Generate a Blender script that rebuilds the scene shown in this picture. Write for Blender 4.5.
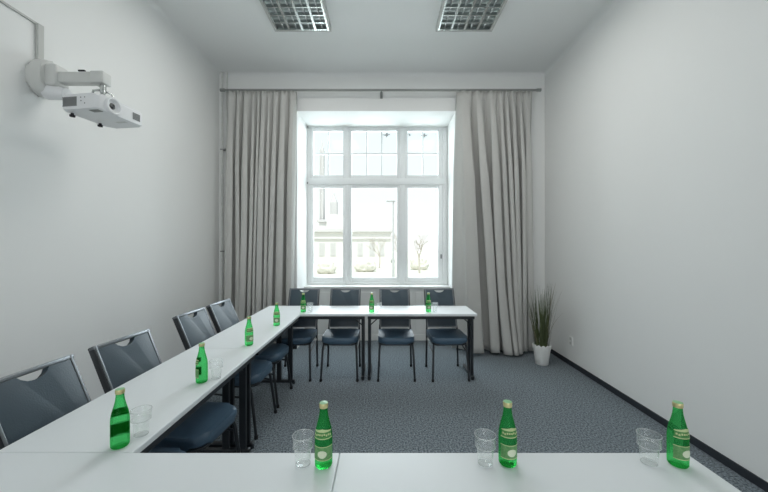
import bpy, bmesh, math, random
from mathutils import Vector, Matrix
random.seed(7)
PI = math.pi
scene = bpy.context.scene
for o in list(bpy.data.objects):
    bpy.data.objects.remove(o)
C = scene.collection

# ---------------------------------------------------------------- camera, sky, lights, exposure
cam_d = bpy.data.cameras.new('camera')
cam_d.sensor_width = 36.0
cam_d.lens = 335.0 / 768.0 * 36.0
cam_d.shift_x = 0.00065
cam_d.shift_y = -0.0013
cam_d.clip_start = 0.02
cam = bpy.data.objects.new('camera', cam_d)
cam.location = (0, 0, 1.49)
cam.rotation_euler = (PI / 2, 0, 0)
C.objects.link(cam)
scene.camera = cam

world = bpy.data.worlds.new('overcast_sky')
scene.world = world
world.use_nodes = True
wn = world.node_tree
wn.nodes.clear()
w_out = wn.nodes.new('ShaderNodeOutputWorld')
w_bg = wn.nodes.new('ShaderNodeBackground')
w_tc = wn.nodes.new('ShaderNodeTexCoord')
w_sep = wn.nodes.new('ShaderNodeSeparateXYZ')
w_ramp = wn.nodes.new('ShaderNodeValToRGB')
w_ramp.color_ramp.elements[0].position = 0.0
w_ramp.color_ramp.elements[0].color = (1.0, 1.0, 1.0, 1)
w_ramp.color_ramp.elements[1].position = 0.6
w_ramp.color_ramp.elements[1].color = (0.78, 0.93, 1.0, 1)
wn.links.new(w_tc.outputs['Generated'], w_sep.inputs[0])
wn.links.new(w_sep.outputs['Z'], w_ramp.inputs[0])
wn.links.new(w_ramp.outputs[0], w_bg.inputs[0])
w_bg.inputs['Strength'].default_value = 1.5
wn.links.new(w_bg.outputs[0], w_out.inputs[0])


def area_light(name, loc, rot, sx, sy, power, color, portal=False):
    l = bpy.data.lights.new(name, 'AREA')
    l.shape = 'RECTANGLE'
    l.size, l.size_y = sx, sy
    l.energy = power
    l.color = color
    if portal:
        l.cycles.is_portal = True
    o = bpy.data.objects.new(name, l)
    o.location = loc
    o.rotation_euler = rot
    C.objects.link(o)
    return o


# daylight through the tall window, and an added fill light behind the camera
area_light('window_daylight', (-0.10, 6.45, 2.95), (-PI / 2 + 0.45, 0, 0), 2.9, 2.8, 300, (0.86, 0.94, 1.0))
area_light('front_fill', (0.0, -5.4, 1.9), (PI / 2 + 0.10, 0, 0), 4.0, 3.2, 105, (0.97, 0.985, 1.0))

sun_d = bpy.data.lights.new('sun', 'SUN')      # high sun behind the house: it lights the street outside, not the room
sun_d.energy = 5.0
sun_d.angle = math.radians(2)
sun_d.color = (1.0, 0.97, 0.92)
sun = bpy.data.objects.new('sun', sun_d)
sun.rotation_euler = (math.radians(30), 0, math.radians(-12))
sun.location = (0, -10, 20)
C.objects.link(sun)

vs = scene.view_settings
vs.view_transform = 'Standard'
vs.look = 'None'
vs.exposure = -0.43
vs.gamma = 1.0
vs.use_curve_mapping = False
if hasattr(scene, 'cycles'):
    scene.cycles.max_bounces = 14
    scene.cycles.diffuse_bounces = 6
    scene.cycles.transparent_max_bounces = 24
    scene.cycles.transmission_bounces = 10
    scene.cycles.caustics_refractive = False
    scene.cycles.caustics_reflective = False

# ---------------------------------------------------------------- materials


def mat(name, color, rough=0.5, metal=0.0, spec=0.5, noise=None, bump=None, **kw):
    """noise = (scale, amount, colour2); bump = (scale, strength)"""
    m = bpy.data.materials.new(name)
    m.use_nodes = True
    nt = m.node_tree
    b = nt.nodes['Principled BSDF']
    b.inputs['Base Color'].default_value = (*color, 1)
    b.inputs['Roughness'].default_value = rough
    b.inputs['Metallic'].default_value = metal
    b.inputs['Specular IOR Level'].default_value = spec
    for k, v in kw.items():
        b.inputs[k.replace('_', ' ')].default_value = v
    tc = nt.nodes.new('ShaderNodeTexCoord')
    if noise:
        n = nt.nodes.new('ShaderNodeTexNoise')
        n.inputs['Scale'].default_value = noise[0]
        n.inputs['Detail'].default_value = 4
        r = nt.nodes.new('ShaderNodeValToRGB')
        r.color_ramp.elements[0].position = 0.5 - noise[1] / 2
        r.color_ramp.elements[1].position = 0.5 + noise[1] / 2
        r.color_ramp.elements[0].color = (*color, 1)
        r.color_ramp.elements[1].color = (*noise[2], 1)
        nt.links.new(tc.outputs['Object'], n.inputs['Vector'])
        nt.links.new(n.outputs['Fac'], r.inputs[0])
        nt.links.new(r.outputs[0], b.inputs['Base Color'])
    if bump:
        n2 = nt.nodes.new('ShaderNodeTexNoise')
        n2.inputs['Scale'].default_value = bump[0]
        n2.inputs['Detail'].default_value = 3
        bp = nt.nodes.new('ShaderNodeBump')
        bp.inputs['Strength'].default_value = bump[1]
        bp.inputs['Distance'].default_value = 0.01
        nt.links.new(tc.outputs['Object'], n2.inputs['Vector'])
        nt.links.new(n2.outputs['Fac'], bp.inputs['Height'])
        nt.links.new(bp.outputs[0], b.inputs['Normal'])
    return m


def thin_glass(name, tint, ior=1.45, gloss=1.0, milk=0.0):
    m = bpy.data.materials.new(name)
    m.use_nodes = True
    nt = m.node_tree
    nt.nodes.clear()
    out = nt.nodes.new('ShaderNodeOutputMaterial')
    tr = nt.nodes.new('ShaderNodeBsdfTransparent')
    tr.inputs[0].default_value = (*tint, 1)
    gl = nt.nodes.new('ShaderNodeBsdfGlossy')
    gl.inputs['Roughness'].default_value = 0.02
    gl.inputs[0].default_value = (gloss, gloss, gloss, 1)
    fr = nt.nodes.new('ShaderNodeFresnel')
    geo = nt.nodes.new('ShaderNodeNewGeometry')      # both faces of a thin wall reflect alike
    mr = nt.nodes.new('ShaderNodeMapRange')
    mr.inputs['To Min'].default_value = ior
    mr.inputs['To Max'].default_value = 1.0 / ior
    nt.links.new(geo.outputs['Backfacing'], mr.inputs['Value'])
    nt.links.new(mr.outputs['Result'], fr.inputs[0])
    mx = nt.nodes.new('ShaderNodeMixShader')
    nt.links.new(fr.outputs[0], mx.inputs[0])
    nt.links.new(tr.outputs[0], mx.inputs[1])
    nt.links.new(gl.outputs[0], mx.inputs[2])
    last = mx
    if milk:
        df = nt.nodes.new('ShaderNodeBsdfTranslucent')
        df.inputs[0].default_value = (0.95, 0.97, 0.97, 1)
        mx2 = nt.nodes.new('ShaderNodeMixShader')
        mx2.inputs[0].default_value = milk
        nt.links.new(mx.outputs[0], mx2.inputs[1])
        nt.links.new(df.outputs[0], mx2.inputs[2])
        last = mx2
    nt.links.new(last.outputs[0], out.inputs[0])
    return m


def green_glass(name):
    m = bpy.data.materials.new(name)
    m.use_nodes = True
    nt = m.node_tree
    nt.nodes.clear()
    out = nt.nodes.new('ShaderNodeOutputMaterial')
    tr = nt.nodes.new('ShaderNodeBsdfTransparent')
    tr.inputs[0].default_value = (0.33, 0.86, 0.46, 1)
    gs = nt.nodes.new('ShaderNodeBsdfGlass')
    gs.inputs['Color'].default_value = (0.34, 0.88, 0.48, 1)
    gs.inputs['Roughness'].default_value = 0.03
    gs.inputs['IOR'].default_value = 1.33
    mx = nt.nodes.new('ShaderNodeMixShader')
    mx.inputs[0].default_value = 0.50
    nt.links.new(tr.outputs[0], mx.inputs[1])
    nt.links.new(gs.outputs[0], mx.inputs[2])
    tl = nt.nodes.new('ShaderNodeBsdfTranslucent')
    tl.inputs[0].default_value = (0.05, 0.62, 0.12, 1)
    m2 = nt.nodes.new('ShaderNodeMixShader')
    m2.inputs[0].default_value = 0.07
    nt.links.new(mx.outputs[0], m2.inputs[1])
    nt.links.new(tl.outputs[0], m2.inputs[2])
    nt.links.new(m2.outputs[0], out.inputs[0])
    return m


def cloth(name, color, trans):
    m = bpy.data.materials.new(name)
    m.use_nodes = True
    nt = m.node_tree
    nt.nodes.clear()
    out = nt.nodes.new('ShaderNodeOutputMaterial')
    d = nt.nodes.new('ShaderNodeBsdfDiffuse')
    t = nt.nodes.new('ShaderNodeBsdfTranslucent')
    tc = nt.nodes.new('ShaderNodeTexCoord')
    n = nt.nodes.new('ShaderNodeTexNoise')
    n.inputs['Scale'].default_value = 180
    r = nt.nodes.new('ShaderNodeValToRGB')
    r.color_ramp.elements[0].color = (*[c * 0.93 for c in color], 1)
    r.color_ramp.elements[1].color = (*[min(1, c * 1.06) for c in color], 1)
    mx = nt.nodes.new('ShaderNodeMixShader')
    mx.inputs[0].default_value = trans
    nt.links.new(tc.outputs['Object'], n.inputs['Vector'])
    nt.links.new(n.outputs['Fac'], r.inputs[0])
    nt.links.new(r.outputs[0], d.inputs[0])
    nt.links.new(r.outputs[0], t.inputs[0])
    nt.links.new(d.outputs[0], mx.inputs[1])
    nt.links.new(t.outputs[0], mx.inputs[2])
    nt.links.new(mx.outputs[0], out.inputs[0])
    return m


M = {}
M['wall'] = mat('white_wall_paint', (0.80, 0.81, 0.80), 0.7, spec=0.25, noise=(1.3, 0.8, (0.815, 0.825, 0.815)), bump=(120, 0.03))
M['ceiling'] = mat('white_ceiling_paint', (0.80, 0.815, 0.81), 0.8, spec=0.2, noise=(1.0, 0.8, (0.815, 0.825, 0.82)))
M['carpet'] = mat('slate_carpet', (0.050, 0.068, 0.082), 0.95, spec=0.1, noise=(80, 0.36, (0.32, 0.36, 0.39)), bump=(260, 0.6))
M['baseboard'] = mat('dark_baseboard', (0.012, 0.017, 0.024), 0.7, noise=(60, 0.6, (0.02, 0.026, 0.034)))
M['white_paint'] = mat('white_window_paint', (0.80, 0.82, 0.82), 0.35, noise=(3, 0.8, (0.78, 0.80, 0.80)))
M['panel'] = mat('white_panel_paint', (0.74, 0.75, 0.73), 0.4, noise=(3, 0.8, (0.72, 0.73, 0.72)))
M['pane'] = thin_glass('window_glass', (0.97, 0.985, 0.98), 1.2)
M['tumbler'] = thin_glass('clear_tumbler_glass', (0.99, 0.995, 0.992), 1.42, milk=0.06)
M['tumbler_highlight'] = thin_glass('tumbler_edge_highlight', (0.96, 0.97, 0.97), 1.5, milk=0.42)
M['bottle'] = green_glass('green_bottle_glass')
M['cap'] = mat('pale_gold_cap', (0.62, 0.52, 0.26), 0.35, metal=0.5, noise=(60, 0.7, (0.55, 0.55, 0.28)))
M['cap_top'] = mat('green_cap_top', (0.22, 0.50, 0.24), 0.4, noise=(80, 0.7, (0.30, 0.55, 0.30)))
M['label_green'] = mat('green_paper_label', (0.035, 0.20, 0.045), 0.5, noise=(90, 0.5, (0.06, 0.26, 0.05)))
M['label_gold'] = mat('pale_gold_print', (0.52, 0.60, 0.32), 0.5, noise=(200, 0.5, (0.44, 0.54, 0.26)))
M['label_olive'] = mat('olive_print', (0.07, 0.24, 0.07), 0.5, noise=(160, 0.4, (0.16, 0.34, 0.13)))
M['label_cream'] = mat('cream_print', (0.70, 0.76, 0.58), 0.5, noise=(200, 0.5, (0.6, 0.68, 0.5)))
M['top'] = mat('white_laminate', (0.74, 0.775, 0.79), 0.40, spec=0.5, noise=(4, 0.8, (0.76, 0.79, 0.80)))
M['edge'] = mat('grey_table_edge', (0.50, 0.53, 0.54), 0.4, noise=(20, 0.8, (0.52, 0.55, 0.56)))
M['black'] = mat('black_steel', (0.012, 0.016, 0.020), 0.35, spec=0.5, noise=(30, 0.8, (0.016, 0.02, 0.025)))
M['rubber'] = mat('black_rubber', (0.01, 0.01, 0.012), 0.8, noise=(30, 0.8, (0.014, 0.014, 0.016)))
M['vinyl'] = mat('slate_vinyl', (0.034, 0.056, 0.074), 0.42, spec=0.45, noise=(9, 0.7, (0.044, 0.068, 0.088)), bump=(160, 0.12))
M['seat'] = mat('seat_vinyl_with_sheen', (0.050, 0.095, 0.145), 0.40, spec=0.5, noise=(9, 0.7, (0.062, 0.112, 0.168)), bump=(160, 0.12))  # the chair vinyl with the window's blue sheen mixed into its colour
M['lit_frame'] = mat('lit_frame_steel', (0.20, 0.215, 0.23), 0.36, metal=0.8, noise=(30, 0.8, (0.18, 0.195, 0.21)))  # chair frame's lit faces: window reflection put into a lighter steel
M['curtain'] = cloth('grey_curtain_cloth', (0.53, 0.53, 0.51), 0.08)
M['rod'] = mat('grey_steel_rod', (0.26, 0.27, 0.26), 0.4, metal=0.5, noise=(40, 0.8, (0.30, 0.31, 0.30)))
M['pipe'] = mat('painted_grey_pipe', (0.74, 0.75, 0.73), 0.4, noise=(20, 0.8, (0.54, 0.55, 0.53)))
M['clip'] = mat('dark_pipe_clip', (0.22, 0.23, 0.22), 0.5, noise=(20, 0.8, (0.25, 0.26, 0.25)))
M['mount'] = mat('pale_grey_mount', (0.62, 0.63, 0.61), 0.45, noise=(20, 0.8, (0.60, 0.61, 0.59)))
M['duct'] = mat('grey_cable_duct', (0.50, 0.51, 0.49), 0.5, noise=(20, 0.8, (0.47, 0.48, 0.46)))
M['projector'] = mat('white_plastic', (0.78, 0.79, 0.80), 0.4, noise=(20, 0.8, (0.76, 0.77, 0.78)))
M['grille'] = mat('grey_grille', (0.22, 0.23, 0.23), 0.5, noise=(60, 0.8, (0.26, 0.27, 0.27)))
M['lens'] = mat('dark_lens_glass', (0.008, 0.01, 0.014), 0.08, spec=0.8, noise=(10, 0.8, (0.012, 0.014, 0.02)))
M['chrome'] = mat('bright_steel', (0.62, 0.64, 0.63), 0.22, metal=1.0, noise=(30, 0.8, (0.55, 0.57, 0.56)))
M['louver'] = mat('louver_aluminium', (0.60, 0.63, 0.62), 0.2, metal=0.95, noise=(14, 0.6, (0.58, 0.62, 0.61)))
M['lamp_pan'] = mat('lamp_reflector_pan', (0.66, 0.71, 0.70), 0.4, metal=0.3, noise=(20, 0.6, (0.70, 0.74, 0.73)))
M['tube'] = mat('fluorescent_tube', (0.90, 0.92, 0.92), 0.3, noise=(20, 0.8, (0.88, 0.9, 0.9)))
M['pot'] = mat('white_pot', (0.80, 0.81, 0.79), 0.35, noise=(12, 0.8, (0.78, 0.79, 0.77)))
M['soil'] = mat('dark_soil', (0.03, 0.025, 0.02), 0.95, noise=(90, 0.5, (0.06, 0.05, 0.04)))
M['grass_leaf'] = mat('grass_blade', (0.035, 0.052, 0.022), 0.5, noise=(14, 0.5, (0.12, 0.15, 0.06)))
M['stalk'] = mat('dry_stalk', (0.20, 0.17, 0.10), 0.6, noise=(40, 0.5, (0.28, 0.25, 0.15)))
M['socket'] = mat('socket_plastic', (0.84, 0.85, 0.83), 0.35, noise=(20, 0.8, (0.82, 0.83, 0.81)))
M['stone'] = mat('pale_stone', (0.70, 0.69, 0.67), 0.9, noise=(0.6, 0.6, (0.74, 0.73, 0.71)))
M['stone_dark'] = mat('weathered_stone', (0.58, 0.575, 0.57), 0.9, noise=(0.6, 0.6, (0.62, 0.615, 0.61)))
M['plaster'] = mat('cream_plaster', (0.72, 0.71, 0.68), 0.9, noise=(0.5, 0.6, (0.69, 0.68, 0.64)))
M['far_glass'] = mat('far_window', (0.50, 0.50, 0.49), 0.4, noise=(1, 0.6, (0.55, 0.55, 0.54)))
M['lawn'] = mat('overexposed_grass', (0.62, 0.62, 0.54), 0.95, noise=(0.35, 0.5, (0.68, 0.67, 0.60)))  # outdoor tones from stone to shrub are paled to carry overexposure
M['bark'] = mat('overexposed_bark', (0.44, 0.40, 0.35), 0.9, noise=(5, 0.5, (0.50, 0.46, 0.40)))
M['far_metal'] = mat('street_lamp_paint', (0.42, 0.44, 0.44), 0.5, noise=(5, 0.5, (0.45, 0.46, 0.46)))
M['hedge'] = mat('overexposed_shrub', (0.58, 0.565, 0.50), 0.9, noise=(2.5, 0.5, (0.70, 0.68, 0.62)))
M['sticker'] = mat('grey_sticker', (0.42, 0.44, 0.45), 0.5, noise=(60, 0.5, (0.48, 0.5, 0.5)))

# ---------------------------------------------------------------- mesh helpers


def new():
    return bmesh.new()


def box(bm, c, s, rot=None, bevel=0.0, seg=2):
    t = bmesh.new()
    bmesh.ops.create_cube(t, size=1.0)
    for v in t.verts:
        v.co = Vector((v.co.x * s[0], v.co.y * s[1], v.co.z * s[2]))
    if bevel:
        bmesh.ops.bevel(t, geom=t.edges[:], offset=bevel, segments=seg, profile=0.5, affect='EDGES')
    mt = Matrix.Translation(Vector(c)) @ (rot.to_4x4() if rot else Matrix())
    t.transform(mt)
    merge(bm, t)


def merge(bm, t):
    me = bpy.data.meshes.new('tmp')
    t.to_mesh(me)
    t.free()
    bm.from_mesh(me)
    bpy.data.meshes.remove(me)


def span(bm, x0, x1, y0, y1, z0, z1, bevel=0.0, seg=2):
    box(bm, ((x0 + x1) / 2, (y0 + y1) / 2, (z0 + z1) / 2), (abs(x1 - x0), abs(y1 - y0), abs(z1 - z0)), None, bevel, seg)


def tube(bm, pts, r, n=12, cap=True):
    pts = [Vector(p) for p in pts]
    rs = r if isinstance(r, (list, tuple)) else [r] * len(pts)
    rings = []
    up = None
    for i, p in enumerate(pts):
        if i == 0:
            d = pts[1] - p
        elif i == len(pts) - 1:
            d = p - pts[i - 1]
        else:
            d = (pts[i + 1] - p).normalized() + (p - pts[i - 1]).normalized()
        d.normalize()
        if up is None:
            up = Vector((0, 0, 1)) if abs(d.z) < 0.9 else Vector((1, 0, 0))
        a = d.cross(up)
        if a.length < 1e-5:
            a = d.cross(Vector((0, 1, 0)))
        a.normalize()
        b = a.cross(d).normalized()
        up = b
        rings.append([bm.verts.new(p + (a * math.cos(2 * PI * k / n) + b * math.sin(2 * PI * k / n)) * rs[i]) for k in range(n)])
    for i in range(len(rings) - 1):
        for k in range(n):
            bm.faces.new((rings[i][k], rings[i][(k + 1) % n], rings[i + 1][(k + 1) % n], rings[i + 1][k]))
    if cap:
        bm.faces.new(rings[0][::-1])
        bm.faces.new(rings[-1])


def bar(bm, p0, p1, w, h, bevel=0.0):
    """rectangular bar between two points, w across (horizontal), h the other way"""
    p0, p1 = Vector(p0), Vector(p1)
    d = p1 - p0
    q = d.to_track_quat('Y', 'Z')
    box(bm, (p0 + p1) / 2, (w, d.length, h), q.to_matrix(), bevel)


def lathe(bm, prof, n=32, close=False, c=(0, 0, 0)):
    rings = []
    for r, z in prof:
        if r < 1e-6:
            rings.append([bm.verts.new((c[0], c[1], c[2] + z))])
        else:
            rings.append([bm.verts.new((c[0] + r * math.cos(2 * PI * k / n), c[1] + r * math.sin(2 * PI * k / n), c[2] + z)) for k in range(n)])
    for i in range(len(rings) - 1):
        a, b = rings[i], rings[i + 1]
        for k in range(n):
            k2 = (k + 1) % n
            if len(a) == 1 and len(b) == 1:
                continue
            if len(a) == 1:
                bm.faces.new((a[0], b[k2], b[k]))
            elif len(b) == 1:
                bm.faces.new((a[k], a[k2], b[0]))
            else:
                bm.faces.new((a[k], a[k2], b[k2], b[k]))


def slab(bm, outline, z0, z1, bevel=0.0, seg=3):
    t = bmesh.new()
    lo = [t.verts.new((x, y, z0)) for x, y in outline]
    hi = [t.verts.new((x, y, z1)) for x, y in outline]
    t.faces.new(lo[::-1])
    t.faces.new(hi)
    rim = []
    n = len(outline)
    for i in range(n):
        f = t.faces.new((lo[i], lo[(i + 1) % n], hi[(i + 1) % n], hi[i]))
    t.edges.ensure_lookup_table()
    if bevel:
        es = [e for e in t.edges if abs(e.verts[0].co.z - e.verts[1].co.z) < 1e-6]
        bmesh.ops.bevel(t, geom=es, offset=bevel, segments=seg, profile=0.5, affect='EDGES', clamp_overlap=True)
    merge(bm, t)


def rrect(w, d, r, n=6, cx=0.0, cy=0.0, rb=None):
    """rounded rectangle outline, radius r at -y corners and rb at +y corners"""
    rb = r if rb is None else rb
    pts = []
    for sx, sy, a0, rr in ((1, -1, -PI / 2, r), (1, 1, 0, rb), (-1, 1, PI / 2, rb), (-1, -1, PI, r)):
        ox, oy = cx + sx * (w / 2 - rr), cy + sy * (d / 2 - rr)
        for k in range(n + 1):
            a = a0 + PI / 2 * k / n
            pts.append((ox + rr * math.cos(a), oy + rr * math.sin(a)))
    return pts


def obj(name, bm, m, parent=None, smooth=None, kind=None):
    bmesh.ops.recalc_face_normals(bm, faces=bm.faces[:])
    me = bpy.data.meshes.new(name)
    bm.to_mesh(me)
    bm.free()
    me.materials.append(m)
    if smooth is not None:
        for p in me.polygons:
            p.use_smooth = True
        me.set_sharp_from_angle(angle=math.radians(smooth))
    o = bpy.data.objects.new(name, me)
    C.objects.link(o)
    if parent:
        o.parent = parent
    if kind:
        o['kind'] = kind
    return o


def tag(o, label, cat, group=None):
    o['label'] = label
    o['category'] = cat
    if group:
        o['group'] = group
    return o


def thing(name, label, cat, loc=(0, 0, 0), rz=0.0, group=None):
    o = bpy.data.objects.new(name, None)
    o.empty_display_size = 0.1
    C.objects.link(o)
    o.location = loc
    o.rotation_euler = (0, 0, rz)
    return tag(o, label, cat, group)


def structure(name, bm, m, parent=None, smooth=None):
    return obj(name, bm, m, parent, smooth, 'structure' if parent is None else None)


def dup(root, loc, rz, label, group=None):
    r = root.copy()
    C.objects.link(r)
    r.location = loc
    r.rotation_euler = (0, 0, rz)
    r['label'] = label
    if group:
        r['group'] = group
    for ch in list(root.children):
        c = ch.copy()
        C.objects.link(c)
        c.parent = r
        for g in list(ch.children):
            d = g.copy()
            C.objects.link(d)
            d.parent = c
    return r


# ---------------------------------------------------------------- room shell
XL, XR, YB, YF, ZC = -2.362, 2.318, 4.81, -5.6, 3.954
NX0, NX1, NY, NZ = -1.242, 1.041, 5.45, 3.414       # window recess
T = 0.25

b = new(); span(b, XL - T, XR + T, YF - T, YB + 0.0, -0.2, 0.0); span(b, NX0 - .02, NX1 + .02, YB, NY + .02, -0.2, 0.0)
structure('floor', b, M['carpet'])
b = new(); span(b, XL - T, XR + T, YF - T, YB + 0.9, ZC, ZC + 0.2); structure('ceiling', b, M['ceiling'])
b = new(); span(b, XL - T, XL, YF - T, YB + 0.9, -0.2, ZC); structure('wall_left', b, M['wall'])
b = new(); span(b, XR, XR + T, YF - T, YB + 0.9, -0.2, ZC); structure('wall_right', b, M['wall'])
b = new()
span(b, XL, NX0, YB, YB + 0.9, -0.2, ZC)
span(b, NX1, XR, YB, YB + 0.9, -0.2, ZC)
span(b, NX0, NX1, YB, YB + 0.9, NZ, ZC)
structure('wall_back', b, M['wall'])
b = new()      # unseen wall behind the camera; its wide opening is added for fill light
span(b, XL, -1.95, YF - T, YF, -0.2, ZC)
span(b, 1.95, XR, YF - T, YF, -0.2, ZC)
span(b, -1.95, 1.95, YF - T, YF, 3.55, ZC)
span(b, -1.95, 1.95, YF - T, YF, -0.2, 0.4)
structure('wall_front', b, M['wall'])
# soft plastered coves where the walls meet the ceiling


def cove(bm, p0, p1, inward, r=0.045, n=6):
    p0, p1, inward = Vector(p0), Vector(p1), Vector(inward)
    up = Vector((0, 0, 1))
    rows = []
    for p in (p0, p1):
        row = [bm.verts.new(p)]
        c = p + inward * r - up * r
        for k in range(n + 1):
            a = PI / 2 * k / n
            row.append(bm.verts.new(c - inward * r * math.cos(a) + up * r * math.sin(a)))
        rows.append(row)
    for k in range(1, n + 1):
        bm.faces.new((rows[0][k], rows[1][k], rows[1][k + 1], rows[0][k + 1]))
    for row in rows:
        bm.faces.new(row)


b = new()
cove(b, (XL, YF, ZC), (XL, YB, ZC), (1, 0, 0))
cove(b, (XR, YF, ZC), (XR, YB, ZC), (-1, 0, 0))
cove(b, (XL, YB, ZC), (XR, YB, ZC), (0, -1, 0))
structure('trim_1', b, M['ceiling'], None, 60)

for nm, sp in (('baseboard_left', (XL, XL + .012, YF, YB, 0, .06)), ('baseboard_right', (XR - .012, XR, YF, YB, 0, .06))):
    b = new(); span(b, *sp, bevel=.003); structure(nm, b, M['baseboard'])
b = new(); span(b, XL + .012, NX0, YB - .012, YB, 0, .06); span(b, NX1, XR - .012, YB - .012, YB, 0, .06)
structure('baseboard_back', b, M['baseboard'])

# parapet under the window with painted panels
PY, SZ = 5.24, 0.845
b = new()
span(b, NX0, NX1, PY, YB + .9, 0, SZ - .03)
structure('wall_parapet', b, M['panel'])
b = new()
pw = (NX1 - NX0) / 4
for i in range(4):
    x0, x1 = NX0 + i * pw + .03, NX0 + (i + 1) * pw - .03
    span(b, x0, x1, PY - .012, PY, .12, SZ - .09, .004)
span(b, NX0, NX1, PY - .016, PY, 0, .09, .003)
span(b, NX0, NX1, PY - .03, NY + .05, SZ - .03, SZ, .005)
structure('trim_2', b, M['panel'])

# window_1 : three bays, divided lights above, clear panes below
wroot = bpy.data.objects.new('window_1', None)
C.objects.link(wroot)
wroot['kind'] = 'structure'
WY = NY
k = WY / 335.0


def wx(x): return (x - 383.5) * k
def wz(y): return 1.49 + (245 - y) * k


fr = new()
Z0, Z1 = SZ, NZ
cols = [(313.2, 342.8), (351.6, 396.9), (407.9, 438.2)]
mulls = [(wx(345.2), wx(349.2)), (wx(400.0), wx(404.6))]
span(fr, NX0, wx(309.0), WY, WY + .10, Z0, Z1, .006)
span(fr, wx(442.6), NX1, WY, WY + .10, Z0, Z1, .006)
span(fr, NX0, NX1, WY + .002, WY + .098, wz(124.8), Z1, .006)
span(fr, NX0, NX1, WY + .002, WY + .098, Z0, wz(282.4), .006)
for m0, m1 in mulls:
    span(fr, m0, m1, WY - .004, WY + .10, Z0, Z1, .008)
span(fr, NX0 + .02, NX1 - .02, WY - .010, WY + .098, wz(184.6), wz(178.6), .008)
structure('window_frame', fr, M['white_paint'], wroot, 30)
edges = [wx(309.0), mulls[0][0], mulls[0][1], mulls[1][0], mulls[1][1], wx(442.6)]
for i, (g0, g1) in enumerate(cols):
    s0, s1 = edges[2 * i] - .006, edges[2 * i + 1] + .006
    for (ya, yb, ga, gb, div) in ((124.6, 178.9, 130.6, 174.8, True), (184.3, 282.7, 187.8, 277.4, False)):
        s = new()
        yo, y1 = WY + .016, WY + .066
        span(s, s0, wx(g0), yo, y1, wz(yb), wz(ya), .006)
        span(s, wx(g1), s1, yo, y1, wz(yb), wz(ya), .006)
        span(s, wx(g0) - .01, wx(g1) + .01, yo + .002, y1 - .002, wz(ga), wz(ya), .005)
        span(s, wx(g0) - .01, wx(g1) + .01, yo + .002, y1 - .002, wz(yb), wz(gb), .005)
        sash = structure('sash', s, M['white_paint'], wroot, 30)
        if div:
            mb = new()
            nn = 3 if i == 1 else 2
            for q in range(1, nn):
                xm = wx(g0) + (wx(g1) - wx(g0)) * q / nn
                span(mb, xm - .012, xm + .012, yo + .010, y1 - .010, wz(gb), wz(ga), .004)
            span(mb, wx(g0), wx(g1), yo + .008, y1 - .008, wz(153.2) - .013, wz(153.2) + .013, .004)
            structure('muntin', mb, M['white_paint'], sash, 30)
        gp = new()
        span(gp, wx(g0) - .004, wx(g1) + .004, yo + .022, yo + .028, wz(gb) - .004, wz(ga) + .004)
        structure('pane', gp, M['pane'], sash)
# sash handles and one dark catch
for hx in (wx(347.2), wx(402.3)):
    h = new()
    box(h, (hx - .02, WY - .010, wz(275)), (.022, .012, .07), None, .003)
    tube(h, [(hx - .02, WY - .012, wz(275) - .015), (hx - .02, WY - .042, wz(275) - .015), (hx - .02, WY - .045, wz(275) + .09)], .008, 8)
    structure('handle', h, M['white_paint'], wroot, 40)
h = new()
box(h, (wx(441.2), WY + .004, wz(256.5)), (.026, .026, .07), None, .005)
structure('catch', h, M['grille'], wroot)
h = new()
box(h, (wx(307.6), WY - .006, wz(126)), (.03, .016, .045), None, .003)
box(h, (wx(307.6), WY - .006, wz(183)), (.02, .016, .03), None, .003)
structure('hinge', h, M['clip'], wroot)

# ---------------------------------------------------------------- outside the window; pale colours carry the overexposed glare
GZ = -0.8
b = new(); span(b, -60, 60, 6.2, 120, GZ - .2, GZ); structure('ground', b, M['lawn'])

t = thing('church_tower', 'tall pale stone church tower with slim pinnacles seen through left panes', 'tower', (-8.6, 53, GZ))
b = new()
span(b, -1.35, 1.35, -1.3, 1.3, 0, 6.2, .05)
obj('shaft', b, M['stone'], t)
for sx, hh, w in ((-1.1, 18.5, .30), (0.75, 10.3, .55)):
    b = new()
    span(b, sx - w, sx + w, -.6, .6, 6.2, hh - 1.2, .04)
    for q in (-1, 1):
        span(b, sx + q * w * .8 - .1, sx + q * w * .8 + .1, -.75, -.55, 6.2, hh - 1.4, .03)
    lathe(b, [(w * 1.1, hh - 1.2), (w * .6, hh - .6), (0.02, hh + .5)], 8, c=(sx, 0, 0))
    obj('pinnacle', b, M['stone_dark'], t)
b = new()
span(b, -1.7, 1.7, -1.6, 1.6, 5.8, 6.2, .05)
obj('cornice', b, M['stone_dark'], t)

t = thing('low_building', 'low cream building with flat cornice across the lawn outside', 'building', (-4.1, 42, GZ))
b = new(); span(b, -5.2, 5.0, 0, 8, 0, 3.9); obj('wall', b, M['plaster'], t)
b = new(); span(b, -5.5, 5.2, -.35, 8.2, 3.9, 4.35, .06); span(b, -5.35, 5.1, -.2, 0, 3.0, 3.2, .04); obj('cornice', b, M['stone_dark'], t)
b = new(); span(b, -3.2, -.6, 1, 5, 4.35, 6.2, .05); obj('roof_block', b, M['plaster'], t)
for x in (-4.0, -2.6, -.6, .8, 2.3, 3.5):
    f = new(); span(f, x, x + .75, -.06, .02, .9, 2.6, .02); wo = obj('window', f, M['stone_dark'], t)
    g = new(); span(g, x + .12, x + .63, -.09, -.05, 1.0, 2.5); obj('pane', g, M['far_glass'], wo)

t = thing('street_lamp', 'tall slim grey street lamp standing on the lawn outside', 'street lamp', (0.66, 22.4, GZ))
b = new(); tube(b, [(0, 0, 0), (0, 0, 2.0), (0, 0, 5.2)], [.085, .06, .05], 10); obj('pole', b, M['far_metal'], t, 40)
b = new(); box(b, (-.16, 0, 5.22), (.62, .22, .09), None, .03); obj('lamp_head', b, M['far_metal'], t)


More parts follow.
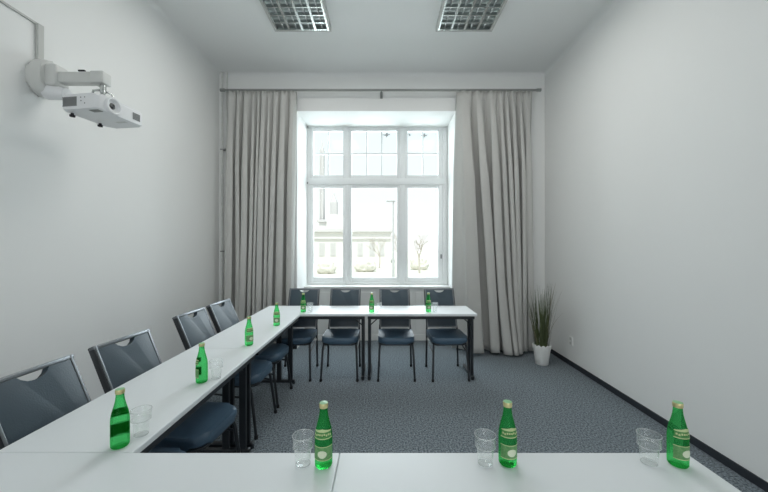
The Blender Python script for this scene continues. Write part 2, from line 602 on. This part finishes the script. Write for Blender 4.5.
def bare_tree(loc, h, seed, label):
    rnd = random.Random(seed)
    b = new()

    def branch(p, d, L, r, depth):
        q = p + d * L
        tube(b, [p, (p + q) / 2 + Vector((rnd.uniform(-.04, .04), 0, 0)) * L, q], [r, r * .8, r * .6], 5)
        if depth:
            for j in range(3 if depth > 1 else 4):
                nd = (d + Vector((rnd.uniform(-.8, .8), rnd.uniform(-.5, .5), rnd.uniform(-.1, .5)))).normalized()
                branch(p + d * L * rnd.uniform(.55, 1.0), nd, L * rnd.uniform(.55, .75), r * .55, depth - 1)
    branch(Vector((0, 0, 0)), Vector((rnd.uniform(-.05, .05), 0, 1)).normalized(), h * .38, .075, 4)
    o = obj('bare_tree', b, M['bark'], None, 60)
    o.location = loc
    return tag(o, label, 'tree', 'bare trees outside the window')


bare_tree((2.9, 27, GZ), 4.2, 3, 'bare tree with spreading twigs seen through right lower pane')
bare_tree((-.4, 33, GZ), 4.2, 5, 'bare tree in front of the low building, seen left of the street lamp')
bare_tree((1.75, 35, GZ), 4.6, 8, 'distant bare tree seen close to the right of the street lamp')
rnd = random.Random(4)
for (x, y, w, h, lab) in ((-4.6, 27, 1.6, 1.0, 'pale clipped shrub on the lawn seen through left lower pane'),
                          (-1.6, 29, 1.9, 1.1, 'pale rounded shrub in front of the low building, centre pane'),
                          (3.3, 31, 1.7, 1.2, 'pale shrub on the lawn below the bare tree at right')):
    b = new()
    bmesh.ops.create_icosphere(b, subdivisions=3, radius=1.0)
    for v in b.verts:
        f = 1 + rnd.uniform(-.12, .12)
        v.co = Vector((v.co.x * w / 2 * f, v.co.y * .7 * f, max(0, (v.co.z * .62 + .42) * h * f)))
    o = obj('shrub', b, M['hedge'], None)
    o.location = (x, y, GZ)
    tag(o, lab, 'shrub', 'shrubs outside')

# bird silhouettes stuck on the upper panes


def bird(px, py, s, flip, label):
    pts = [(-1, .05), (-.62, .22), (-.30, .16), (-.05, .55), (.28, .72), (.22, .30), (.55, .24), (.95, .42), (.72, .10), (.30, -.06),
           (.02, -.42), (-.12, -.52), (-.10, -.14), (-.45, -.08)]
    b = new()
    slab(b, [(x * s * flip, y * s) for x, y in (pts if flip > 0 else pts[::-1])], 0, .001)
    o = obj('bird_sticker', b, M['sticker'], None)
    o.rotation_euler = (PI / 2, 0, 0)
    o.location = (wx(px), WY + .0365, wz(py))
    return tag(o, label, 'sticker', 'bird stickers on the window')


bird(386.6, 134.6, .075, 1, 'grey bird sticker in top right pane of the middle upper sash')
bird(409.9, 134.5, .045, -1, 'small grey bird sticker in top left pane of the right upper sash')
bird(424.6, 135.2, .068, 1, 'grey bird sticker beside the glazing bar of the right upper sash')

# ---------------------------------------------------------------- curtains and rod
RZ, RY = 3.645, 4.66
t = thing('curtain_rod', 'long thin grey steel curtain rod above the window', 'curtain rod', (-0.05, RY, RZ))
b = new(); tube(b, [(-2.18, 0, 0), (2.20, 0, 0)], .016, 12); obj('rod', b, M['rod'], t, 40)
for sx in (-2.19, 2.21):
    b = new(); tube(b, [(sx - .03, 0, 0), (sx + .03, 0, 0)], .022, 12); obj('finial', b, M['rod'], t, 40)
for sx in (-2.12, 0.02, 2.13):
    b = new()
    box(b, (sx, .142, -.01), (.035, .014, .09), None, .003)
    tube(b, [(sx, .14, 0), (sx, 0.0, 0)], .008, 8)
    if sx == 0.02:
        box(b, (sx, 0, -.022), (.022, .034, .034), None, .004)
    obj('bracket', b, M['clip'], t, 40)


def curtain(name, label, top, bot, folds, zbot, amp, ybot, seed, hem_out=None, skew=1.0):
    """top/bot = (x0, x1) extents; folds = list of relative fold widths; pleats gathered by a tape at the top"""
    rnd = random.Random(seed)
    tot = sum(folds)
    cum = [0]
    for f in folds:
        cum.append(cum[-1] + f / tot)
    nseg = 14
    us, ph = [], []
    for i in range(len(folds)):
        for q in range(nseg):
            us.append(cum[i] + (cum[i + 1] - cum[i]) * q / nseg)
            ph.append(i + q / nseg)
    us.append(1.0); ph.append(len(folds))
    depth = [rnd.uniform(.55, 1.3) for _ in range(len(folds) + 1)]
    lean = [rnd.uniform(-.35, .35) for _ in range(len(folds) + 1)]
    drift = [rnd.uniform(-.012, .012) for _ in range(len(folds) + 2)]
    zt = RZ - .017
    rows = 46
    b = new()
    grid = []
    for j in range(rows + 1):
        v = j / rows
        z = zt + (zbot - zt) * v
        row = []
        for u, p in zip(us, ph):
            i = min(int(p), len(folds) - 1)
            fr_ = p - i
            g = min(1.0, .34 + 2.2 * v) if v < .3 else 1.0
            a = amp * depth[i] * g * (1 + .25 * v)
            yy = -a * (abs(math.sin(PI * fr_)) ** .75 - .6)
            # finer pleats in the gathered header
            hd = max(0.0, 1 - v / .05)
            yy = yy * (1 - .5 * hd) + hd * .012 * math.sin(2 * PI * p * 2.0)
            x = (top[0] + (top[1] - top[0]) * u) * (1 - v) + (bot[0] + (bot[1] - bot[0]) * u ** skew) * v
            x += lean[i] * a * math.cos(2 * PI * fr_) * .5 * v + .20 * (top[1] - top[0]) * (cum[i + 1] - cum[i]) * math.sin(4 * PI * fr_) * min(1, v * 3)
            x += drift[i] * math.sin(PI * v * 1.6 + i) * 1.3
            y = RY + (ybot - RY) * v ** 1.6 + yy
            zz = z
            if hem_out:
                s = hem_out(u)
                k2 = max(0, (v - .72) / .28)
                y -= s * k2 ** 1.5
                x += .03 * s * k2 * math.sin(9 * u)
                zz = z + (.030 * (1 - s / .35)) * k2 ** 3
            row.append(b.verts.new((x, y, zz)))
        grid.append(row)
    for j in range(rows):
        for i in range(len(us) - 1):
            b.faces.new((grid[j][i], grid[j][i + 1], grid[j + 1][i + 1], grid[j + 1][i]))
    o = obj(name, b, M['curtain'], None, 80)
    md = o.modifiers.new('thickness', 'SOLIDIFY')
    md.thickness = .004
    md.offset = 0
    return tag(o, label, 'curtain', 'window curtains')


curtain('curtain', 'pleated grey floor-length curtain hanging left of the window', (-2.195, -1.215), (-2.225, -1.27),
        [1.4, .8, 1.1, .6, .5, .95, .55, .9, 1.3, 1.0], .02, .14, RY - .02, 11)
curtain('curtain', 'pleated grey floor-length curtain hanging right of the window, beside the plant', (1.02, 2.075), (0.965, 2.065),
        [1.7, 1.3, 1.25, .7, .6, .75, .65, 1.0], .012, .15, RY - .03, 23,
        hem_out=lambda u: .16 * math.exp(-((u - .55) / .14) ** 2) + .05 * math.exp(-((u - .15) / .2) ** 2), skew=.6)

t = thing('heating_pipes', 'pair of slim grey heating pipes running up the left corner beside curtain', 'pipes', (-2.25, 4.765, 0))
for x in (-.045, .022):
    b = new(); tube(b, [(x, 0, 0.0), (x, 0, ZC - .01)], .013, 12); obj('pipe', b, M['pipe'], t, 40)
for z in (2.85, 1.4):
    b = new(); box(b, (-.012, .012, z), (.11, .05, .018), None, .003); obj('clip', b, M['clip'], t)

# ---------------------------------------------------------------- ceiling lights


def ceiling_light(loc, label, first=None):
    if first:
        return dup(first, loc, 0, label)
    t = thing('ceiling_light', label, 'ceiling light', loc, 0, 'louvred ceiling lights')
    w, L, h = .61, 1.24, .06
    b = new()
    for s in (-1, 1):
        span(b, s * w / 2 - .012, s * w / 2 + .012, 0, L, -h, 0, .003)
    for y in (.012, L - .012):
        span(b, -w / 2, w / 2, y - .012, y + .012, -h, 0, .003)
    obj('housing', b, M['duct'], t)
    b = new(); span(b, -w / 2 + .01, w / 2 - .01, .01, L - .01, -.012, -.004); obj('reflector_pan', b, M['lamp_pan'], t)
    bay = (w - .03) / 4
    for i in range(4):
        cx = -w / 2 + .015 + bay * (i + .5)
        b = new(); tube(b, [(cx, .03, -.028), (cx, L - .03, -.028)], .008, 10); obj('lamp_tube', b, M['tube'], t, 40)
    # parabolic lengthwise reflectors and V-shaped cross blades
    b = new()
    for i in range(5):
        cx = -w / 2 + .015 + bay * i
        prof = [(-.011, -h + .001), (-.004, -h + .022), (-.0015, -.02), (.0015, -.02), (.004, -h + .022), (.011, -h + .001)]
        a = [b.verts.new((cx + x, .02, z)) for x, z in prof]
        c = [b.verts.new((cx + x, L - .02, z)) for x, z in prof]
        for q in range(len(prof)):
            q2 = (q + 1) % len(prof)
            b.faces.new((a[q], a[q2], c[q2], c[q]))
    nb = 10
    for j in range(nb + 1):
        y = .03 + (L - .06) * j / nb
        for i in range(4):
            x0 = -w / 2 + .015 + bay * i + .008
            x1 = x0 + bay - .016
            prof = [(-.006, -h + .003), (0, -.018), (.006, -h + .003)]
            a = [b.verts.new((x0, y + dy, z)) for dy, z in prof]
            c = [b.verts.new((x1, y + dy, z)) for dy, z in prof]
            for q in range(3):
                q2 = (q + 1) % 3
                b.faces.new((a[q], a[q2], c[q2], c[q]))
            b.faces.new(a); b.faces.new(c[::-1])
    obj('louver', b, M['louver'], t)
    return t


for lx in (-.905, .905):
    area_light('ceiling_fill', (lx, 3.16, ZC - .075), (0, 0, 0), .56, 1.16, 23, (1.0, 0.985, 0.95))  # fill lights added below the ceiling fixtures, which are switched off
cl = ceiling_light((-.905, 2.54, ZC), 'louvred metal ceiling light, the left of two')
ceiling_light((.905, 2.54, ZC), 'louvred metal ceiling light, the right of two', cl)

# ---------------------------------------------------------------- projector and its wall mount
t = thing('cable_duct', 'thin grey cable duct on left wall above the projector mount', 'cable duct', (XL + .001, 2.29, 2.78))
b = new(); span(b, 0, .022, -.02, .02, -.04, .216, .003); obj('vertical_duct', b, M['duct'], t)
b = new(); span(b, 0, .012, -2.6, .012, .205, .220, .002); obj('horizontal_duct', b, M['duct'], t)

t = thing('projector_mount', 'pale grey wall bracket with long arm on left wall', 'projector mount', (XL, 2.29, 2.625))
b = new()
oval = []
for q in range(32):
    a = 2 * PI * q / 32
    ca, sa = math.cos(a), math.sin(a)
    oval.append((.125 * math.copysign(abs(ca) ** .75, ca) * (1.12 if ca > 0 else 1), .145 * math.copysign(abs(sa) ** .8, sa)))
tm = new()
slab(tm, [(-x * .60, y * .84) for x, y in oval][::-1], 0, .10, .028, 4)
tm.transform(Matrix(((0, 0, 1, 0), (1, 0, 0, 0), (0, 1, 0, 0), (0, 0, 0, 1))))
merge(b, tm)
obj('wall_plate', b, M['mount'], t, 50)
b = new()
box(b, (.125, 0, .01), (.09, .11, .15), None, .02, 3)
obj('arm_bracket', b, M['mount'], t, 50)
b = new()
tube(b, [(.07, .0, -.085), (.20, 0.0, -.105)], [.055, .038], 18)
obj('lower_cover', b, M['projector'], t, 50)
b = new()
span(b, .14, .42, -.035, .035, -.037, .037, .010)
obj('arm', b, M['mount'], t, 50)
b = new()
span(b, .385, .472, -.039, .039, -.041, .041, .008)
obj('arm_sleeve', b, M['mount'], t, 50)
b = new()
tube(b, [(.30, 0, .036), (.30, 0, .052)], .007, 10)
box(b, (.30, 0, .056), (.045, .016, .012), None, .004)
obj('locking_knob', b, M['rubber'], t, 40)
for z in (.035, -.02):
    b = new(); tube(b, [(.096, -.045, z), (.106, -.045, z)], .006, 10); obj('screw', b, M['clip'], t)
b = new()
tube(b, [(.445, 0, -.035), (.445, 0, -.10)], .018, 14)
for q in range(4):
    a = PI / 4 + q * PI / 2
    tube(b, [(.445, 0, -.075), (.445 + .05 * math.cos(a), .05 * math.sin(a), -.095), (.445 + .055 * math.cos(a), .055 * math.sin(a), -.128)], .0075, 8)
obj('swivel_joint', b, M['chrome'], t, 50)

t = thing('projector', 'white boxy projector hanging from the arm on left wall', 'projector', (-1.995, 2.40, 2.392), math.radians(-8))
pw_, pd_, ph_ = .280, .37, .100
b = new()
slab(b, rrect(pw_, pd_, .035, 6), 0, ph_, .014, 3)
span(b, -.13, .14, -.15, .15, ph_ - .004, ph_ + .006, .003)
body = obj('body', b, M['projector'], t, 40)
b = new()
for q in range(11):
    span(b, -.116 + q * .0098, -.111 + q * .0098, -pd_ / 2 - .003, -pd_ / 2 + .004, .022, .078)
for q in range(2):
    span(b, -.119, -.010, -pd_ / 2 - .0035, -pd_ / 2 + .004, .020 + q * .057, .024 + q * .057)
obj('air_vent', b, M['grille'], t)
b = new()
span(b, -.118, -.011, -pd_ / 2 - .001, -pd_ / 2 + .002, .022, .078)
obj('vent_recess', b, M['clip'], t)
b = new()
for q in range(7):
    span(b, pw_ / 2 - .004, pw_ / 2 + .003, .085 + q * .009, .090 + q * .009, .025, .075)
obj('air_vent', b, M['grille'], t)
for (x, z) in ((.02, .075), (.022, .052), (.05, .035), (.05, .075)):
    b = new(); tube(b, [(x, -pd_ / 2 - .001, z), (x, -pd_ / 2 + .004, z)], .0045, 8)
    obj('port', b, M['clip'], t)
ln = new()
LX, LY, LZ = pw_ / 2, -.075, .052
prof = [(.058, -.02), (.058, .014), (.052, .020), (.045, .018), (.038, -.004)]
tm = new(); lathe(tm, prof, 32)
tm.transform(Matrix.Translation((LX, LY, LZ)) @ Matrix.Rotation(PI / 2, 4, 'Y'))
merge(ln, tm)
lens = obj('lens_ring', ln, M['projector'], t, 50)
ln = new(); tm = new(); lathe(tm, [(0, .004), (.016, .002), (.030, -.003), (.039, -.008)], 24)
tm.transform(Matrix.Translation((LX, LY, LZ)) @ Matrix.Rotation(PI / 2, 4, 'Y'))
merge(ln, tm)
obj('lens_glass', ln, M['lens'], lens, 60)
b = new(); span(b, .05, .12, -.158, -.120, -.003, .006, .002); obj('zoom_slider', b, M['clip'], t)
b = new(); span(b, .02, .10, .06, .085, -.002, .002); obj('rating_plate', b, M['mount'], t)
for y in (-.125, .07):
    b = new(); tube(b, [(-.118, y, .004), (-.118, y, -.012)], .009, 10); tube(b, [(-.118, y, -.012), (-.118, y, -.024)], .016, 12)
    obj('foot', b, M['rubber'], t, 40)

# ---------------------------------------------------------------- wall socket, plant
t = thing('wall_socket', 'small white double wall socket low on the right wall', 'socket', (XR, 4.135, .306))
b = new(); span(b, -.012, 0, -.042, .042, -.055, .055, .003); obj('plate', b, M['socket'], t)
for z in (-.026, .026):
    b = new(); tube(b, [(-.0135, 0, z), (-.010, 0, z)], .018, 20); obj('outlet', b, M['mount'], t, 40)

PX, PYY = 1.985, 4.20
t = thing('potted_grass', 'tall green ornamental grass in scalloped white pot beside the right curtain', 'plant', (PX, PYY, 0))
b = new()
n = 48
prof = [(0, 0), (.070, 0), (.076, .006), (.090, .120), (.100, .196), (.104, .198), (.106, .232), (.099, .234), (.096, .20), (.085, .17), (0, .17)]
rings = []
for i, (r, z) in enumerate(prof):
    if r == 0:
        rings.append([b.verts.new((0, 0, z))]); continue
    ring = []
    for q in range(n):
        a = 2 * PI * q / n
        zz = z + (.020 * abs(math.sin(a * 6)) if i in (6, 7) else 0)
        rr = r + (.003 * abs(math.sin(a * 6)) if i in (5, 6) else 0)
        ring.append(b.verts.new((rr * math.cos(a), rr * math.sin(a), zz)))
    rings.append(ring)
for i in range(len(rings) - 1):
    A, B = rings[i], rings[i + 1]
    for q in range(n):
        q2 = (q + 1) % n
        if len(A) == 1: b.faces.new((A[0], B[q2], B[q]))
        elif len(B) == 1: b.faces.new((A[q], A[q2], B[0]))
        else: b.faces.new((A[q], A[q2], B[q2], B[q]))
obj('pot', b, M['pot'], t, 40)
b = new(); lathe(b, [(0, .176), (.06, .18), (.09, .172)], 24); obj('soil', b, M['soil'], t, 40)


def blade(bm, base, ang, lean, L, w, droop, rnd):
    pts = []
    n = 9
    d = Vector((math.cos(ang), math.sin(ang), 0))
    side = Vector((-d.y, d.x, 0))
    p = Vector(base)
    th = lean
    prev = None
    for i in range(n + 1):
        s = i / n
        ww = w * (1 - s ** 2.2) + .0006
        a = bm.verts.new(p + side * ww); c = bm.verts.new(p - side * ww)
        m_ = bm.verts.new(p - d * ww * .5)
        if prev:
            bm.faces.new((prev[0], prev[2], m_, a)); bm.faces.new((prev[2], prev[1], c, m_))
        prev = (a, c, m_)
        th = lean + droop * s * s
        p = p + (d * math.sin(th) + Vector((0, 0, math.cos(th)))) * (L / n)


rnd = random.Random(5)
b = new()
for q in range(125):
    a = rnd.uniform(0, 2 * PI)
    r = .075 * math.sqrt(rnd.random())
    base = (r * math.cos(a), r * math.sin(a), .172)
    lean = abs(rnd.gauss(.05, .06)) + r * 1.0
    L = rnd.uniform(.45, .86)
    da = a + rnd.uniform(-.5, .5)
    droop = abs(rnd.gauss(.0, .16))
    # keep clear of the wall on the right
    blade(b, base, da, lean * (.75 if math.cos(da) > .2 else 1), L, rnd.uniform(.0022, .0042), droop, rnd)
o = obj('foliage', b, M['grass_leaf'], t, 60, 'stuff')
b = new()
for a, lean, L, droop in ((2.9, .30, .70, .55), (3.3, .22, .80, .6), (.1, .22, .52, .9), (2.6, .12, .85, .5), (-.3, .14, .80, .35), (5.3, .08, .84, .25), (3.6, .30, .62, .5), (.4, .14, .85, .3)):
    base = (.05 * math.cos(a), .05 * math.sin(a), .172)
    blade(b, base, a, lean, L, .0028, droop, rnd)
obj('stray_blades', b, M['stalk'], t, 60)

# ---------------------------------------------------------------- tables
TZ, TT = .74, .026


def make_table(L, W, label, post_side=1):
    """length along local x, depth along local y; the leg posts sit towards +y * post_side"""
    t = thing('folding_table', label, 'table', (0, 0, 0), 0, 'white folding tables set in a U')
    b = new(); span(b, -L / 2 + .0006, L / 2 - .0006, -W / 2, W / 2, TZ - TT, TZ, .004)
    obj('tabletop', b, M['top'], t)
    b = new()
    for s in (-1, 1):
        span(b, -L / 2 + .03, L / 2 - .03, s * (W / 2 - .022) - .012, s * (W / 2 - .022) + .012, TZ - TT - .034, TZ - TT - .0005, .002)
        span(b, s * (L / 2 - .032) - .012, s * (L / 2 - .032) + .012, -W / 2 + .03, W / 2 - .03, TZ - TT - .034, TZ - TT - .0005, .002)
    obj('under_frame', b, M['black'], t)
    for s in (-1, 1):
        x = s * (L / 2 - .036)
        for yy in (.155, .035):
            b = new()
            span(b, x - .015, x + .015, yy * post_side - .024, yy * post_side + .024, .03, TZ - TT - .034, .005)
            obj('leg', b, M['black'], t)
        b = new()
        span(b, x - .018, x + .018, -W / 2 + .045, W / 2 - .045, .012, .042, .008)
        for yy in (-W / 2 + .06, W / 2 - .06):
            tube(b, [(x, yy, 0), (x, yy, .014)], .016, 10)
        obj('foot', b, M['black'], t)
        b = new()
        bar(b, (x - s * .012, .155 * post_side - .0, .60), (x - s * .115, .155 * post_side, TZ - TT - .02), .016, .010)
        obj('brace', b, M['black'], t)
    return t


W = .50
XI, XO = -.907, -1.407           # inner and outer edge of the row along the left wall
YN, YM, YE = 1.211, 2.4255, 3.640
Lr = (YE - YN) / 2
# the left row: local x runs along +y of the room
ta = make_table(Lr, W, 'white folding table along left wall, nearer the camera, joining the front row', -1)
ta.location = ((XI + XO) / 2, YN + Lr / 2, 0); ta.rotation_euler = (0, 0, PI / 2)
dup(ta, ((XI + XO) / 2, YM + Lr / 2, 0), PI / 2, 'white folding table along left wall, farther from the camera, joining the back row')
XBR = 1.020
Lb = (XBR - XO) / 2
tb = make_table(Lb, W, 'white folding table by the window at the right end of the back row', -1)
tb.location = (XBR - Lb / 2, YE + W / 2, 0)
dup(tb, (XO + Lb / 2, YE + W / 2, 0), 0, 'white folding table at the back corner where it meets the left row')
XFR = 1.092
Lf = (XFR - XO) / 2
tf = make_table(Lf, W, 'white folding table nearest the camera, right half of the front row', 1)
tf.location = (XFR - Lf / 2, YN - W / 2, 0)
dup(tf, (XO + Lf / 2, YN - W / 2, 0), 0, 'white folding table nearest the camera, left half of the front row')

# ---------------------------------------------------------------- chairs


def make_chair(label):
    t = thing('stacking_chair', label, 'chair', (0, 0, 0), 0, 'padded stacking chairs around the tables')
    # seat cushion (front towards -y)
    b = new()
    slab(b, rrect(.405, .44, .085, 8, 0, -.005, .05), .405, .470, .026, 4)
    for v in b.verts:
        if v.co.z > .44:
            v.co.z += .012 * max(0, 1 - (v.co.x / .2) ** 2) * max(0, 1 - ((v.co.y + .005) / .22) ** 2)
    obj('seat', b, M['seat'], t, 50)
    # frame under the seat
    b = new()
    ring = rrect(.37, .40, .06, 5, 0, -.005, .03)
    tube(b, [(x, y, .396) for x, y in ring] + [(*ring[0], .396)], .011, 8)
    obj('seat_frame', b, M['black'], t, 50)
    # backrest: tilted panel with a half-moon hand hole under the top rail
    z0, z1 = .490, .930
    y0, y1 = .238, .430
    ang = math.atan2(y1 - y0, z1 - z0)
    H = math.hypot(y1 - y0, z1 - z0)
    wb, wt = .172, .170
    pts = [(-wb, .0), (wb, .0), (wt, H - .020)]
    hw, hd = .066, .036
    for q in range(13):
        a = PI * q / 12
        pts.append((hw * math.cos(a), H - .020 - hd * math.sin(a) ** .9 if 0 < q < 12 else H - .020))
    pts.append((-wt, H - .020))
    tm = new()
    slab(tm, pts, -.017, .017, .003, 2)
    mt = Matrix.Translation((0, y0, z0)) @ Matrix.Rotation(PI / 2 - ang, 4, 'X')
    tm.transform(mt)
    b = new(); merge(b, tm)
    obj('backrest', b, M['vinyl'], t, 35)
    b = new(); tm = new()
    for s in (-1, 1):
        span(tm, s * .178 - .006, s * .178 + .006, -.02, H - .002, .008, .019, .003)
    span(tm, -.193, .193, H - .020, H, -.018, .018, .004)
    span(tm, -.172, .172, -.012, .004, -.012, .012, .003)
    tm.transform(mt)
    merge(b, tm)
    obj('back_frame', b, M['lit_frame'], t, 35)
    for s in (-1, 1):
        b = new(); tm = new()
        span(tm, s * .184 - .0085, s * .184 + .0085, -.02, H - .001, -.022, .014, .004)
        tm.transform(mt); merge(b, tm)
        obj('side_rail', b, M['black'], t, 35)  # same frame in black, without the painted reflection
    # legs
    for s in (-1, 1):
        b = new()
        tube(b, [(s * .178, -.165, .398), (s * .186, -.185, .33), (s * .200, -.228, .012)], .0115, 10)
        lg = obj('leg', b, M['black'], t, 50)
        b = new(); tube(b, [(s * .2, -.228, 0), (s * .1995, -.2265, .026)], .0145, 10); obj('foot_cap', b, M['rubber'], lg, 50)
    for s in (-1, 1):
        b = new()
        p_top = mt @ Vector((s * .184, .02, -.002))
        tube(b, [p_top, (s * .188, .232, .45), (s * .190, .222, .36), (s * .196, .228, .012)], .0115, 10)
        lg = obj('leg', b, M['black'], t, 50)
        b = new(); tube(b, [(s * .196, .228, 0), (s * .196, .228, .026)], .0145, 10); obj('foot_cap', b, M['rubber'], lg, 50)
    for s in (-1, 1):
        b = new()
        tube(b, [(s * .190, -.195, .300), (s * .190, .222, .345)], .0075, 8)
        obj('stretcher', b, M['black'], t, 50)
    return t


ch = make_chair('dark slate padded chair at the back table, leftmost of the four below the window')
ch.location = (-1.005, 3.885, 0)
ch.rotation_euler = (0, 0, math.radians(1))
G1 = 'padded stacking chairs around the tables'
dup(ch, (-.485, 3.885, 0), 0, 'dark slate padded chair at the back table, second from left below the window', G1)
dup(ch, (.142, 3.885, 0), 0, 'dark slate padded chair at the back table, third from left below the window', G1)
dup(ch, (.728, 3.885, 0), math.radians(2.5), 'dark slate padded chair at the back table, rightmost and nearest the right curtain', G1)
for (x, y, th, lab) in (
        (-1.175, 1.490, 3, 'dark slate padded chair on left wall side, nearest the camera, cut by the photo edge'),
        (-1.155, 1.978, 6, 'dark slate padded chair on left wall side, second nearest the camera'),
        (-1.195, 2.785, 3, 'dark slate padded chair on left wall side, third from the camera'),
        (-1.190, 3.278, 2, 'dark slate padded chair on left wall side, farthest and closest to the left curtain')):
    dup(ch, (x, y, 0), math.radians(90 - th), lab, G1)

# ---------------------------------------------------------------- bottles and glasses


def strip(bm, rf, z0, z1, half, wave=0.0, n=28, off=.0007):
    """curved label wrapped round the bottle, facing -y; rf(z) gives the bottle radius"""
    lo, hi = [], []
    for q in range(n + 1):
        f = q / n * 2 - 1
        a = -PI / 2 + half * f
        za = z0
        zb = z1 + wave * (1 - abs(f)) if wave >= 0 else z1
        ra, rb_ = rf(za) + off, rf(zb) + off
        lo.append(bm.verts.new((ra * math.cos(a), ra * math.sin(a), za)))
        hi.append(bm.verts.new((rb_ * math.cos(a), rb_ * math.sin(a), zb)))
    for q in range(n):
        bm.faces.new((lo[q], lo[q + 1], hi[q + 1], hi[q]))


BP = [(0, .003), (.018, .0), (.026, .001), (.0292, .006), (.0297, .02), (.0297, .098), (.0288, .112), (.0262, .126), (.0222, .142), (.0180, .158),
      (.0150, .172), (.0134, .186), (.0128, .198), (.0140, .200), (.0140, .204), (.0125, .205), (0, .205)]


def br(z):
    pr = BP[3:13]
    if z <= pr[0][1]: return pr[0][0]
    for (r0, za), (r1, zb) in zip(pr, pr[1:]):
        if za <= z <= zb:
            return r0 + (r1 - r0) * (z - za) / max(1e-6, zb - za)
    return pr[-1][0]


def make_bottle(label):
    t = thing('water_bottle', label, 'bottle', (0, 0, 0), 0, 'green glass water bottles')
    b = new(); lathe(b, BP, 40); obj('body', b, M['bottle'], t, 50)
    b = new()
    prof = [(.0142, .1965), (.0152, .199), (.0152, .2095), (.0138, .2125), (0, .2125)]
    lathe(b, prof, 30)
    cp = obj('cap', b, M['cap'], t, 40)
    b = new(); lathe(b, [(0, .2140), (.010, .2136), (.0140, .2127), (.0139, .2123)], 30); obj('cap_top', b, M['cap_top'], cp, 50)
    b = new(); strip(b, br, .104, .127, 1.25, .007)
    nl = obj('neck_label', b, M['label_green'], t, 60)
    b = new()
    strip(b, br, .1025, .1055, 1.28, 0, off=.0012)
    strip(b, br, .1245, .1275, 1.28, .007, off=.0012)
    for q in range(9):
        f = (q - 4) / 4.6
        a = -PI / 2 + f * 1.15
        zc = .1145 + .003 * (1 - abs(f)) + .0012 * math.cos(q * 2.6)
        r = br(zc) + .0013
        vs_ = []
        for (da, dz) in ((-.09, -.003), (.09, -.003), (.09, .003), (-.09, .003)):
            rr = br(zc + dz) + .0014
            vs_.append(b.verts.new((rr * math.cos(a + da), rr * math.sin(a + da), zc + dz)))
        b.faces.new(vs_)
    obj('neck_print', b, M['label_gold'], nl, 60)
    b = new(); strip(b, br, .032, .078, 1.30)
    fl = obj('front_label', b, M['label_olive'], t, 60)
    b = new()
    strip(b, br, .0318, .0342, 1.31, 0, off=.0012)
    obj('label_border', b, M['label_gold'], fl, 60)
    b = new(); strip(b, br, .0758, .0782, 1.31, 0, off=.0012)
    obj('label_border', b, M['label_gold'], fl, 60)
    b = new()
    n = 28
    rings = []
    for f in (.25, .5, .75, 1.0):
        ring = []
        for q in range(n):
            a = 2 * PI * q / n
            th = -PI / 2 + .50 * f * math.cos(a)
            z = .053 + .0125 * f * math.sin(a)
            r = br(z) + .0016
            ring.append(b.verts.new((r * math.cos(th), r * math.sin(th), z)))
        rings.append(ring)
    b.faces.new(rings[0])
    for A, B in zip(rings, rings[1:]):
        for q in range(n):
            b.faces.new((A[q], A[(q + 1) % n], B[(q + 1) % n], B[q]))
    obj('label_emblem', b, M['label_cream'], fl, 60)
    return t


TB = TZ + .0004
G2 = 'green glass water bottles'
bt = make_bottle('green glass water bottle on front table, leftmost of the three there')
bt.location = (-.204, 1.142, TB)
R = math.radians
dup(bt, (.426, 1.150, TB), R(8), 'green glass water bottle on front table, middle of the three there', G2)
dup(bt, (1.006, 1.145, TB), R(10), 'green glass water bottle on front table, at its right end', G2)
dup(bt, (-.983, 1.25, TB), R(218), 'green glass water bottle on left table row, nearest the camera', G2)
dup(bt, (-.995, 1.834, TB), R(-75), 'green glass water bottle on left table row, second from the camera', G2)
dup(bt, (-1.008, 2.512, TB), R(55), 'green glass water bottle on left table row, third from the camera', G2)
dup(bt, (-.995, 3.121, TB), R(15), 'green glass water bottle on left table row, fourth from the camera', G2)
dup(bt, (-.898, 3.750, TB), R(10), 'green glass water bottle on back table, in front of the leftmost chair', G2)
dup(bt, (-.132, 3.750, TB), R(-10), 'green glass water bottle on back table, between the two middle chairs', G2)
dup(bt, (.506, 3.767, TB), R(5), 'green glass water bottle on back table, in front of the rightmost chair', G2)

GP = [(0, .0), (.0225, .0), (.0245, .002), (.0262, .012), (.0282, .046), (.0290, .056), (.0335, .061), (.0345, .066), (.0358, .1), (.0350, .1012), (.0340, .1),
      (.0328, .068), (.0318, .063), (.0272, .058), (.0264, .046), (.0242, .016), (0, .014)]


def make_glass(label):
    o = new()
    lathe(o, GP, 36)
    g = obj('water_glass', o, M['tumbler'], None, 50)
    for nm, r, z, w in (('rim', .0354, .0998, .0011), ('step_ring', .0338, .0615, .0009), ('base_ring', .0235, .0022, .0014)):
        rb = new()
        lathe(rb, [(r + w * math.cos(2 * PI * q / 8), z + w * math.sin(2 * PI * q / 8)) for q in range(9)], 36)
        obj(nm, rb, M['tumbler_highlight'], g, 80)  # milky rings put bright edge highlights into the clear glass
    return tag(g, label, 'glass', 'clear water glasses')


gl = make_glass('clear stepped glass tumbler on front table beside the leftmost bottle there')
gl.location = (-.2756, 1.147, TB)
G3 = 'clear water glasses'
dup(gl, (.349, 1.150, TB), 0, 'clear stepped glass tumbler on front table beside the middle bottle there', G3)
dup(gl, (.913, 1.1525, TB), 0, 'clear stepped glass tumbler on front table left of the right end bottle', G3)
dup(gl, (-.958, 1.325, TB), 0, 'faint clear glass tumbler on left table row beside the nearest bottle', G3)
dup(gl, (-.942, 1.885, TB), 0, 'faint clear glass tumbler on left table row beside the second bottle', G3)
dup(gl, (-.823, 3.75, TB), 0, 'clear glass tumbler on back table right of its leftmost bottle', G3)
dup(gl, (-.055, 3.75, TB), 0, 'clear glass tumbler on back table right of its middle bottle', G3)
dup(gl, (.578, 3.77, TB), 0, 'clear glass tumbler on back table right of its rightmost bottle', G3)
